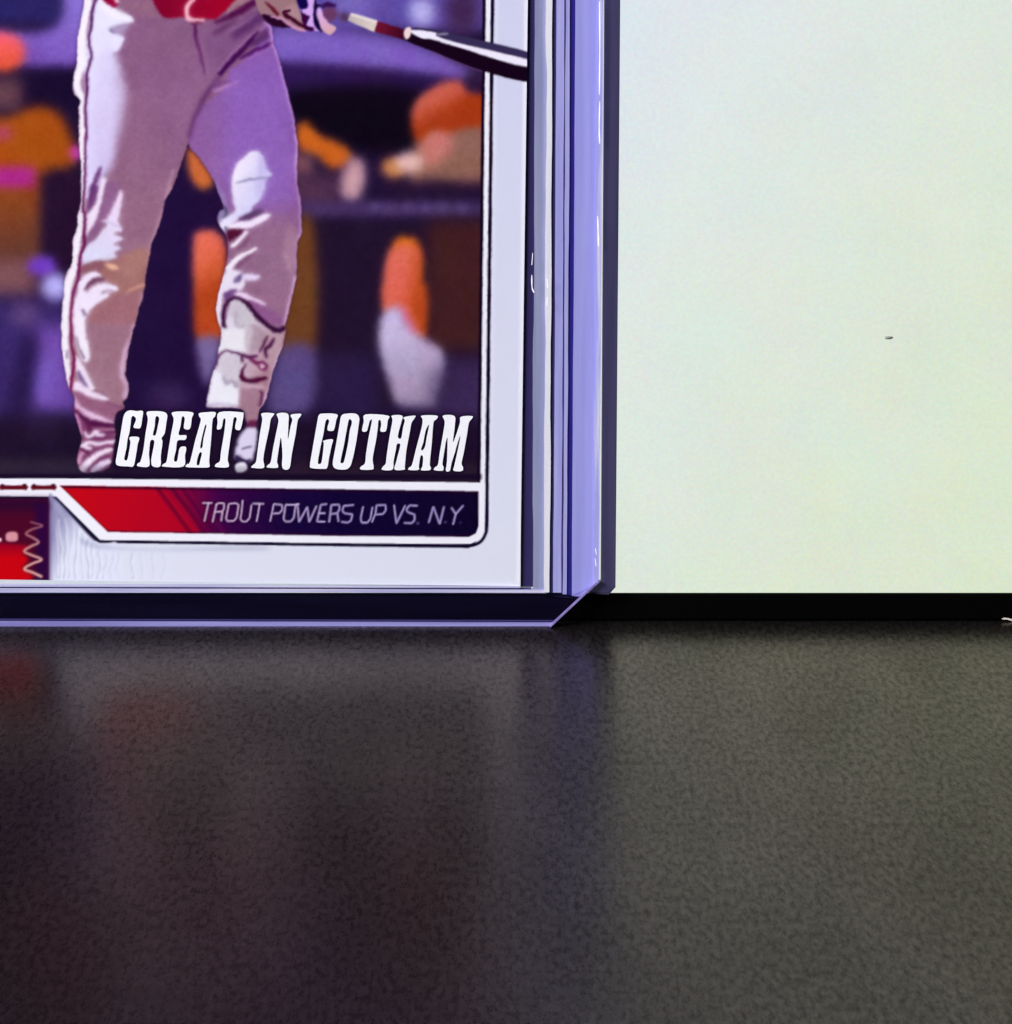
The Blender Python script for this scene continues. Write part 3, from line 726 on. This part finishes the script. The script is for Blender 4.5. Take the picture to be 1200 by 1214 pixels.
desk = mesh_obj('desk', [(-.6, -.5, 0), (.7, -.5, 0), (.7, .25, 0), (-.6, .25, 0), (-.6, -.5, -.025), (.7, -.5, -.025), (.7, .25, -.025), (-.6, .25, -.025)],
                [(0, 1, 2, 3), (7, 6, 5, 4), (0, 4, 5, 1), (1, 5, 6, 2), (2, 6, 7, 3), (3, 7, 4, 0)], desk_m)
desk['kind'] = 'structure'
desk['label'] = 'dark grey finely grained desk top with a satin sheen'

# ------------------------------------------------------------------ display behind the card
SCR_GAP = 1.85 * MM                                   # holder face to display face
rot_s = lean_rot(LEAN, 0)
org_s = Vector((0, SCR_GAP, 0))
mon = empty('display', org_s, rot_s, 'wide display with a glowing pale greenish white screen and thin black bezel', 'display')
_, y_scr = local_of(rot_s, org_s, 950, 703.3, 0)
bez_m, nt, p = principled('black_bezel', (.0006, .0006, .0008), .5, .03)
XL, XR, HT = -.16, .24, .25
BZ = .0055

scr_m, nt, N, L = new_mat('lit_screen')
out = N.new('ShaderNodeOutputMaterial'); em = N.new('ShaderNodeEmission')
tc = N.new('ShaderNodeTexCoord'); sep = N.new('ShaderNodeSeparateXYZ')
L.new(tc.outputs['Object'], sep.inputs[0])
# emission colour of the screen: pale, cooler to the upper left, warmer to the lower right
dm = N.new('ShaderNodeMath'); dm.operation = 'MULTIPLY_ADD'; dm.inputs[1].default_value = -.75
L.new(sep.outputs['Y'], dm.inputs[0]); L.new(sep.outputs['X'], dm.inputs[2])
mp = N.new('ShaderNodeMapRange'); mp.inputs['From Min'].default_value = -.03; mp.inputs['From Max'].default_value = .042
L.new(dm.outputs[0], mp.inputs['Value'])
ramp = N.new('ShaderNodeValToRGB'); ramp.color_ramp.interpolation = 'B_SPLINE'
def ramp_set(r, stops):
    while len(r.color_ramp.elements) > 1:
        r.color_ramp.elements.remove(r.color_ramp.elements[-1])
    for i, (pos, c) in enumerate(stops):
        e = r.color_ramp.elements[0] if i == 0 else r.color_ramp.elements.new(pos)
        e.position = pos
        e.color = (*lin(c), 1)
ramp_set(ramp, [(0, (222, 228, 241)), (.22, (223, 232, 230)), (.55, (220, 231, 216)), (1, (217, 229, 201))])
L.new(mp.outputs[0], ramp.inputs[0])
ns = N.new('ShaderNodeTexNoise'); ns.inputs['Scale'].default_value = 3400; ns.inputs['Detail'].default_value = 3
nb = N.new('ShaderNodeTexNoise'); nb.inputs['Scale'].default_value = 160; nb.inputs['Detail'].default_value = 2
L.new(tc.outputs['Object'], ns.inputs['Vector']); L.new(tc.outputs['Object'], nb.inputs['Vector'])
mx = N.new('ShaderNodeMixRGB'); mx.blend_type = 'SOFT_LIGHT'; mx.inputs[0].default_value = .5
L.new(ramp.outputs[0], mx.inputs[1]); L.new(ns.outputs['Color'], mx.inputs[2])
mx2 = N.new('ShaderNodeMixRGB'); mx2.blend_type = 'SOFT_LIGHT'; mx2.inputs[0].default_value = .22
L.new(mx.outputs[0], mx2.inputs[1]); L.new(nb.outputs['Color'], mx2.inputs[2])
L.new(mx2.outputs[0], em.inputs[0]); em.inputs[1].default_value = 1.0
L.new(em.outputs[0], out.inputs[0])
def slab(name, x0, y0, x1, y1, z0, z1, mat, parent, bevel=0.0):
    return prism(name, [(x0, y0), (x1, y0), (x1, y1), (x0, y1)], z0, z1, mat, parent, bevel)
slab('screen', XL, y_scr, XR, HT, -.004, -.00025, scr_m, mon)
slab('bezel_bottom', XL - BZ, .0001, XR + BZ, y_scr - 2e-6, -.007, 0, bez_m, mon, .0002)
slab('bezel_top', XL - BZ, HT + 2e-6, XR + BZ, HT + BZ, -.007, 0, bez_m, mon, .0002)
slab('bezel_side', XL - BZ, y_scr, XL - 2e-6, HT, -.007, 0, bez_m, mon, .0002)
slab('bezel_side', XR + 2e-6, y_scr, XR + BZ, HT, -.007, 0, bez_m, mon, .0002)
slab('back_cover', XL - BZ + .001, .002, XR + BZ - .001, HT + BZ - .001, -.013, -.0071, bez_m, mon, .001)
# start of the pale mark printed on the bezel
mark_m, _, _ = principled('bezel_print', tuple(lin((196, 190, 180))), .6, .3)
mk = [local_of(rot_s, org_s, u, v, 0) for u, v in ((1187.5, 733.6), (1191, 732.2), (1196, 732.8), (1203, 735.0), (1212, 735.6), (1220, 733.8), (1220, 735.0), (1211, 737.0), (1201, 736.4), (1194, 734.4), (1190, 734.6))]
prism('bezel_mark', mk, .00001, .00004, mark_m, mon)

# speck of dust clinging to the screen
dust_m, _, _ = principled('dust', (.22, .22, .20), .9, .1)
px, py = local_of(rot_s, org_s, 1053.5, 400.5, -.0002)
ring = [(px + .00034 * math.cos(t) * (1 + .25 * math.sin(3 * t + 1)), py + .00016 * math.sin(t) * (1 + .3 * math.cos(2 * t))) for t in np.linspace(0, 2 * math.pi, 10, endpoint=False)]
dust_loc = org_s + rot_s @ Vector((px, py, -.00024))
pts = [(0, 0, .0001)] + [(x - px, y - py, 0) for x, y in ring] + [((x - px) * .7, (y - py) * .7, .00007) for x, y in ring]
fc = [(0, 11 + i, 11 + (i + 1) % 10) for i in range(10)] + [(1 + i, 1 + (i + 1) % 10, 11 + (i + 1) % 10, 11 + i) for i in range(10)] + [tuple(range(10, 0, -1))]
dust = mesh_obj('dust_speck', pts, fc, dust_m, smooth=True)
dust.matrix_world = Matrix.Translation(dust_loc) @ rot_s.to_4x4()
dust['label'] = 'tiny grey speck stuck on the pale lit screen'; dust['category'] = 'speck'

# ------------------------------------------------------------------ rigid clear holder
TURN_T = math.radians(.15)
rot_t = lean_rot(LEAN, TURN_T)
# its lower edge stands on the desk
org_t = unproject(600, 744.5, Vector((0, 0, 0)), Vector((0, 0, 1)))
org_t = Vector((org_t.x, org_t.y, 0.0))
hold = empty('card_holder', org_t, rot_t, 'rigid clear plastic card holder with violet ridged edge standing on the desk', 'card holder')
D_FRONT, D_MID = .0, -.0007                         # front face, card level
LT = lambda u, v, d=-.0004: local_of(rot_t, org_t, u, v, d)
XS = lambda u, d=-.0004: LT(u, 380, d)[0]
TOP = .1015
LEFT = XS(712) - .0762

def plastic(name, tint, body, mix, rough=.18, streak=None, along='Y', streak_amt=.0, spec=.5, scale=260):
    """clear plastic seen through a tint, with body colour and long streaks that imitate refraction"""
    m, nt, N, L = new_mat(name)
    out = N.new('ShaderNodeOutputMaterial')
    tr = N.new('ShaderNodeBsdfTransparent'); pr = N.new('ShaderNodeBsdfPrincipled'); mixn = N.new('ShaderNodeMixShader')
    tr.inputs[0].default_value = (*lin(tint), 1)
    pr.inputs['Base Color'].default_value = (*lin(body), 1)
    pr.inputs['Roughness'].default_value = rough
    pr.inputs['Specular IOR Level'].default_value = spec
    mixn.inputs[0].default_value = mix
    tc = N.new('ShaderNodeTexCoord'); mpg = N.new('ShaderNodeMapping')
    sc = (1, .035, 1) if along == 'Y' else (.03, 1, 1)
    mpg.inputs['Scale'].default_value = sc
    nz = N.new('ShaderNodeTexNoise'); nz.inputs['Scale'].default_value = scale * 6; nz.inputs['Detail'].default_value = 4
    L.new(tc.outputs['Object'], mpg.inputs[0]); L.new(mpg.outputs[0], nz.inputs['Vector'])
    bp = N.new('ShaderNodeBump'); bp.inputs['Strength'].default_value = .25; bp.inputs['Distance'].default_value = .00008
    L.new(nz.outputs['Fac'], bp.inputs['Height']); L.new(bp.outputs[0], pr.inputs['Normal'])
    if streak is not None:
        rp = N.new('ShaderNodeMapRange'); rp.inputs['From Min'].default_value = .5 - streak_amt; rp.inputs['From Max'].default_value = .5 + .6 * (1 - streak_amt) * .4
        L.new(nz.outputs['Fac'], rp.inputs['Value'])
        mc = N.new('ShaderNodeMixRGB'); mc.inputs[1].default_value = (*lin(body), 1); mc.inputs[2].default_value = (*lin(streak), 1)
        L.new(rp.outputs[0], mc.inputs[0]); L.new(mc.outputs[0], pr.inputs['Base Color'])
    L.new(tr.outputs[0], mixn.inputs[1]); L.new(pr.outputs[0], mixn.inputs[2]); L.new(mixn.outputs[0], out.inputs[0])
    return m
# clear sheet: straight-through light with a Fresnel sheen
clear_m, nt, N, L = new_mat('clear_sheet')
out = N.new('ShaderNodeOutputMaterial'); tr = N.new('ShaderNodeBsdfTransparent'); gl = N.new('ShaderNodeBsdfGlossy')
lw = N.new('ShaderNodeLayerWeight'); lw.inputs[0].default_value = .5
pw = N.new('ShaderNodeMath'); pw.operation = 'POWER'; pw.inputs[1].default_value = 5.0; L.new(lw.outputs['Facing'], pw.inputs[0])
fr = N.new('ShaderNodeMath'); fr.operation = 'MULTIPLY_ADD'; fr.inputs[1].default_value = .96; fr.inputs[2].default_value = .035; L.new(pw.outputs[0], fr.inputs[0])
mixn = N.new('ShaderNodeMixShader')
tr.inputs[0].default_value = (.985, .985, .995, 1); gl.inputs['Roughness'].default_value = .06
L.new(fr.outputs[0], mixn.inputs[0]); L.new(tr.outputs[0], mixn.inputs[1]); L.new(gl.outputs[0], mixn.inputs[2]); L.new(mixn.outputs[0], out.inputs[0])

m_gap = plastic('dark_violet_gap', (60, 52, 110), (58, 50, 100), .75, .3)
m_grey = plastic('grey_violet_strip', (190, 196, 225), (150, 154, 192), .7, .3, (172, 176, 205), 'Y', .1)
m_white = plastic('highlight_ridge', (250, 250, 255), (246, 244, 255), .75, .2, (255, 254, 255), 'Y', .1)  # near-white colour paints a highlight along the ridge
m_line = plastic('dark_line', (70, 66, 140), (66, 62, 120), .85, .3)
m_lav = plastic('lavender_strip', (214, 212, 255), (178, 177, 240), .7, .25, (202, 201, 250), 'Y', .1)
m_seam = plastic('indigo_seam', (50, 42, 150), (44, 36, 128), .85, .3)
m_peri = plastic('periwinkle_rail', (220, 219, 252), (174, 173, 246), .6, .25, (188, 188, 250), 'Y', .1)
m_edge = plastic('glinting_edge', (225, 222, 255), (182, 180, 248), .8, .35, (255, 254, 255), 'Y', .02, scale=420)  # white streaks paint the broken highlight along the outer edge
m_slate = plastic('slate_strip', (72, 68, 106), (60, 56, 88), .7, .35, (44, 41, 72), 'Y', .1)
m_foot = plastic('bright_foot_edge', (180, 176, 240), (140, 134, 200), .8, .3, (176, 172, 236), 'X', .1)
m_low = plastic('lower_seam', (210, 205, 250), (188, 186, 226), .85, .25, (238, 236, 255), 'X', .06, scale=420)
m_corner = plastic('violet_corner', (90, 84, 150), (70, 62, 128), .5, .3, (40, 34, 84), 'X', .1)
m_cut = plastic('dim_cut_edge', (170, 160, 220), (122, 108, 168), .85, .3, (152, 138, 196), 'Y', .1)
m_dim = plastic('dim_line', (60, 56, 130), (70, 64, 128), .85, .3)

# outline helpers in holder coordinates
yb_rail = LT(680, 702)[1]
xe = XS(712.5)
ch_t = LT(711, 689); ch_b = LT(652, 745)
CH = [(LEFT, 0.0), (ch_b[0], 0.0), (xe, ch_t[1]), (xe, TOP), (LEFT, TOP)]
prism('front_sheet', CH, -.00035, 0, clear_m, hold)
prism('back_sheet', [(LEFT, 0.0002), (ch_b[0], 0.0002), (xe - .0001, ch_t[1]), (xe - .0001, TOP), (LEFT, TOP)], -.00165, -.00135, clear_m, hold)
# upright strips, colours painted to imitate refraction in the edge; neighbours share slightly wavering borders (photograph columns, measured half-way up)
BORD = [(618.5, .2), (632.7, .5), (646.4, 1.0), (653.5, .4), (657.7, .35), (667.6, .4), (669.3, .4), (673.9, .3), (680.1, .25), (705.6, 1.3), (712.5, .25)]
rngs = np.random.RandomState(7)
NY = 70
wave = []
for ub, amp in BORD:
    r = rngs.uniform(-1, 1, NY + 1) * .6 + np.repeat(rngs.uniform(-1, 1, NY // 5 + 2), 5)[:NY + 1] * .6
    wave.append(XS(ub) + np.convolve(r, [.2, .6, .2], 'same') * amp * 1.7 * PXMM)
def strip(name, i, mat, z1, va, vb, z0=-.00132):
    ya = np.linspace(LT(BORD[i][0], va)[1], TOP, NY + 1); yb = np.linspace(LT(BORD[i + 1][0], vb)[1], TOP, NY + 1)
    g = 1e-6
    v, f = [], []
    for k in range(NY + 1):
        v += [(wave[i][k] + g, ya[k], z1), (wave[i + 1][k] - g, yb[k], z1), (wave[i][k] + g, ya[k], z0), (wave[i + 1][k] - g, yb[k], z0)]
    for k in range(NY):
        a = 4 * k; c = a + 4
        f += [(a, a + 1, c + 1, c), (a + 1, a + 3, c + 3, c + 1), (a + 3, a + 2, c + 2, c + 3), (a + 2, a, c, c + 2)]
    f += [(0, 2, 3, 1), (4 * NY, 4 * NY + 1, 4 * NY + 3, 4 * NY + 2)]
    return mesh_obj(name, v, f, mat, hold)
strip('inner_gap_strip', 0, m_gap, -.00098, 697, 697)
strip('grey_strip', 1, m_grey, -.00075, 701, 701)
strip('highlight_ridge', 2, m_white, -.0005, 702, 702)
strip('groove_line', 3, m_line, -.00064, 703, 703)
strip('lavender_strip', 4, m_lav, -.0006, 703, 703)
strip('hairline', 5, m_dim, -.00063, 704, 704)
strip('lavender_strip', 6, m_lav, -.0006, 705, 705)
strip('indigo_seam', 7, m_seam, -.00068, 706, 706)
strip('edge_rail', 8, m_peri, -.0005, 707, 695)
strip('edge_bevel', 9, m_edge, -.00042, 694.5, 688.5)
prism('rail_corner', [LT(680.4, 707.3), LT(691.5, 707.3), LT(705.5, 695.2), LT(705.0, 694.2), LT(681, 705.6)], -.0012, -.00053, m_peri, hold)
prism('corner_tint', [LT(649, 704.2), LT(679, 704.2), LT(679.5, 708), LT(690, 708), LT(686.5, 711.5), LT(649, 709)], -.00132, -.0012, m_corner, hold)
m_scr, _, _ = principled('white_scuff_glint', (.95, .95, .97), .4, .5)  # white ribbons: scratches, plus glints painted along the outer edge
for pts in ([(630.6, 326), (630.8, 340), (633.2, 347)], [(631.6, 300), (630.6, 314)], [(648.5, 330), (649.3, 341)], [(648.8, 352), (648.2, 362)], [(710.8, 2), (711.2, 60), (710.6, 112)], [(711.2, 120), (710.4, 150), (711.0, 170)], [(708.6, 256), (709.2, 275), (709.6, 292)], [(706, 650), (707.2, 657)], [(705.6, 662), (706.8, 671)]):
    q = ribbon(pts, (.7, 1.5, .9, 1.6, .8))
    prism('scuff_glint', [LT(u, v, 0) for u, v in q], .00001, .00003, m_scr, hold)
# dark slate strip reaching past the rail
fa, fb = XS(712.6, -.0015), XS(731.6, -.0015)
fy = LT(722, 703, -.0015)[1]; fy2 = LT(731, 694, -.0015)[1]; fc_ = XS(723.5, -.0015)
prism('outer_strip', [LT(697.5, 703.4, -.0005), (fc_, fy), (fb, fy2), (fb, TOP), (fa, TOP), LT(712.8, 688.8, -.0005)], -.00165, -.00045, m_slate, hold)
# lower seam under the card, bright foot edge and cut corner
def hband(name, va, vb, mat, z0, z1, uR, uR2=None):
    l0 = LT(0, va - 3.6)[1]; l1 = LT(0, vb - 3.6)[1]
    r0 = LT(uR, va)[0]; r1 = LT(uR2 if uR2 else uR, vb)[0]
    ya, yb = LT(600, va)[1], LT(600, vb)[1]
    return prism(name, [(LEFT, ya), (r0, ya), (r1, yb), (LEFT, yb)], z0, z1, mat, hold)
hband('lower_seam', 695.6, 697.6, m_low, -.00132, -.0006, 617)
hband('lower_seam_line', 697.8, 699.2, m_dim, -.00132, -.0008, 630)
hband('lower_seam', 699.4, 703.4, m_low, -.00132, -.0006, 648)
m_lip = plastic('lower_lip', (225, 222, 245), (58, 50, 104), .03, .3, (84, 74, 140), 'X', .05)
prism('lower_lip', [(LEFT + .001, LT(600, 736.8)[1]), LT(658.5, 736.8), LT(685, 711.8), LT(648, 709.5), (LT(648, 704.4)[0], LT(600, 704.4)[1]), (LEFT + .001, LT(600, 704.4)[1])], -.0009, -.0006, m_lip, hold)
hband('foot_line', 735.2, 736.4, m_dim, -.0005, -.00036, 661.5, 660.5)
hband('foot_edge', 737.6, 744.3, m_foot, -.0006, -.00036, 661, 653)
c0 = LT(711.2, 689.5, 0); c1 = LT(653, 744.0, 0)
dx, dy = c1[0] - c0[0], c1[1] - c0[1]
ln = math.hypot(dx, dy); nx, ny = -dy / ln, dx / ln
w = .00015
prism('cut_corner_edge', [(c0[0] + nx * -w, c0[1] + ny * -w), (c1[0] + nx * -w, c1[1] + ny * -w), (c1[0] - nx * .00002, c1[1] - ny * .00002), (c0[0] - nx * .00002, c0[1] - ny * .00002)][::-1], -.0005, .00002, m_cut, hold)

# ------------------------------------------------------------------ the card
TURN_C = math.radians(.72)
rot_c = lean_rot(LEAN, TURN_C)
card_p0 = org_t + rot_t.col[2] * -.0008
corner = unproject(616.6, 694.8, card_p0, rot_c.col[2])
CW, CHT = .0635, .0889
card = empty('trading_card', corner, rot_c, 'baseball trading card showing a batter from the waist down, inside the clear holder', 'trading card')
# origin: lower right corner of the card; x runs to the left as negative
stock_m, _, _ = principled('card_stock', (.62, .62, .70), .6, .3)
prism('card_stock', [(-CW, 0), (0, 0), (0, CHT), (-CW, CHT)], -.00034, 0, stock_m, card)

paint()
ILLUM = np.array([1.0, 1.0, 1.0])
albedo = np.clip(lin(np.clip(canvas, 0, 255)) / ILLUM, 0, .97)
du = PXMM * 1.0
def axis(length, dense, step):
    a = np.arange(0, dense, step)
    b = np.arange(dense, length, step * 14)
    return np.append(np.concatenate([a, b]), length)
gx = -axis(CW, .0432, du)[::-1]
gy = axis(CHT, .0485, du)
Xg, Yg = np.meshgrid(gx, gy)
R = np.array([list(r) for r in rot_c])
Pw = np.array(corner)[None, None, :] + Xg[..., None] * R[:, 0] + Yg[..., None] * R[:, 1]
d = Pw - np.array(CAM_POS)
zz_ = d @ np.array(CAM_DIR)
Ug = UC + F_PX * d[..., 0] / zz_
Vg = VC - F_PX * (d @ np.array(CAM_UP)) / zz_
sx = np.clip(Ug - U0, 0, NW - 1.001); sy = np.clip(Vg - V0, 0, NH - 1.001)
ix, iy = sx.astype(int), sy.astype(int)
fx_, fy_ = (sx - ix)[..., None], (sy - iy)[..., None]
colr = (albedo[iy, ix] * (1 - fx_) + albedo[iy, ix + 1] * fx_) * (1 - fy_) + (albedo[iy + 1, ix] * (1 - fx_) + albedo[iy + 1, ix + 1] * fx_) * fy_
far = np.clip(np.maximum(np.maximum(U0 - Ug, V0 - Vg), 0) / 120.0, 0, 1)[..., None]
far = far * (Vg[..., None] < 565) * (Ug[..., None] < 566)
colr = colr * (1 - far) + np.array(lin((52, 34, 84))) * far
ny_, nx_ = Xg.shape
co = np.zeros((ny_, nx_, 3), np.float32)
co[..., 0], co[..., 1], co[..., 2] = Xg, Yg, .00001
idx = np.arange(ny_ * nx_).reshape(ny_, nx_)
quads = np.stack([idx[:-1, :-1], idx[:-1, 1:], idx[1:, 1:], idx[1:, :-1]], -1).reshape(-1, 4)
me = bpy.data.meshes.new('picture_print')
me.vertices.add(ny_ * nx_); me.vertices.foreach_set('co', co.ravel())
me.loops.add(quads.size); me.loops.foreach_set('vertex_index', quads.ravel().astype(np.int32))
me.polygons.add(len(quads)); me.polygons.foreach_set('loop_start', np.arange(0, quads.size, 4, dtype=np.int32))
me.update()
at = me.color_attributes.new('ink', 'FLOAT_COLOR', 'POINT')
rgba = np.ones((ny_ * nx_, 4), np.float32); rgba[:, :3] = colr.reshape(-1, 3)
at.data.foreach_set('color', rgba.ravel())
ink_m, nt, p = principled('printed_ink', (1, 1, 1), .35, .04)
N, L = nt.nodes, nt.links
ca = N.new('ShaderNodeVertexColor'); ca.layer_name = 'ink'
tc = N.new('ShaderNodeTexCoord'); gn = N.new('ShaderNodeTexNoise'); gn.inputs['Scale'].default_value = 5200; gn.inputs['Detail'].default_value = 2
L.new(tc.outputs['Object'], gn.inputs['Vector'])
ov = N.new('ShaderNodeMixRGB'); ov.blend_type = 'SOFT_LIGHT'; ov.inputs[0].default_value = .18
L.new(ca.outputs[0], ov.inputs[1]); L.new(gn.outputs['Color'], ov.inputs[2]); L.new(ov.outputs[0], p.inputs['Base Color'])
me.materials.append(ink_m)
po = bpy.data.objects.new('picture_print', me); COL.objects.link(po); po.parent = card
po['label'] = 'printed photo of a batter in grey trousers, with white frame and red to navy caption bar'

# title letters, each printed shape on its own
white_ink, nt, p = principled('white_ink', (.88, .88, .90), .35, .04)
N, L = nt.nodes, nt.links
tc = N.new('ShaderNodeTexCoord'); gn = N.new('ShaderNodeTexNoise'); gn.inputs['Scale'].default_value = 1600; gn.inputs['Detail'].default_value = 2
L.new(tc.outputs['Object'], gn.inputs['Vector'])
rp = N.new('ShaderNodeValToRGB'); rp.color_ramp.elements[0].color = (.90, .91, .95, 1); rp.color_ramp.elements[1].color = (.99, .99, .99, 1)
L.new(gn.outputs['Fac'], rp.inputs[0]); L.new(rp.outputs[0], p.inputs['Base Color'])
for frm, contours in TITLE:
    cu = bpy.data.curves.new('title_letter', 'CURVE'); cu.dimensions = '2D'; cu.fill_mode = 'BOTH'
    for c in contours:
        P = [local_of(rot_c, corner, u, v, .00003) for u, v in catmull(frm(c), True, 4)]
        sp = cu.splines.new('POLY'); sp.points.add(len(P) - 1); sp.use_cyclic_u = True
        for k, (x, y) in enumerate(P):
            sp.points[k].co = (x * 1000, y * 1000, 0, 1)
    tmp = bpy.data.objects.new('title_letter', cu); COL.objects.link(tmp)
    bpy.context.view_layer.update()
    mesh = bpy.data.meshes.new_from_object(tmp.evaluated_get(bpy.context.evaluated_depsgraph_get()))
    bpy.data.objects.remove(tmp, do_unlink=True); bpy.data.curves.remove(cu)
    mesh.transform(Matrix.Translation((0, 0, .00003)) @ Matrix.Scale(.001, 4))
    mesh.name = 'title_letter'
    mesh.materials.clear(); mesh.materials.append(white_ink)
    lo = bpy.data.objects.new('title_letter', mesh); COL.objects.link(lo); lo.parent = card
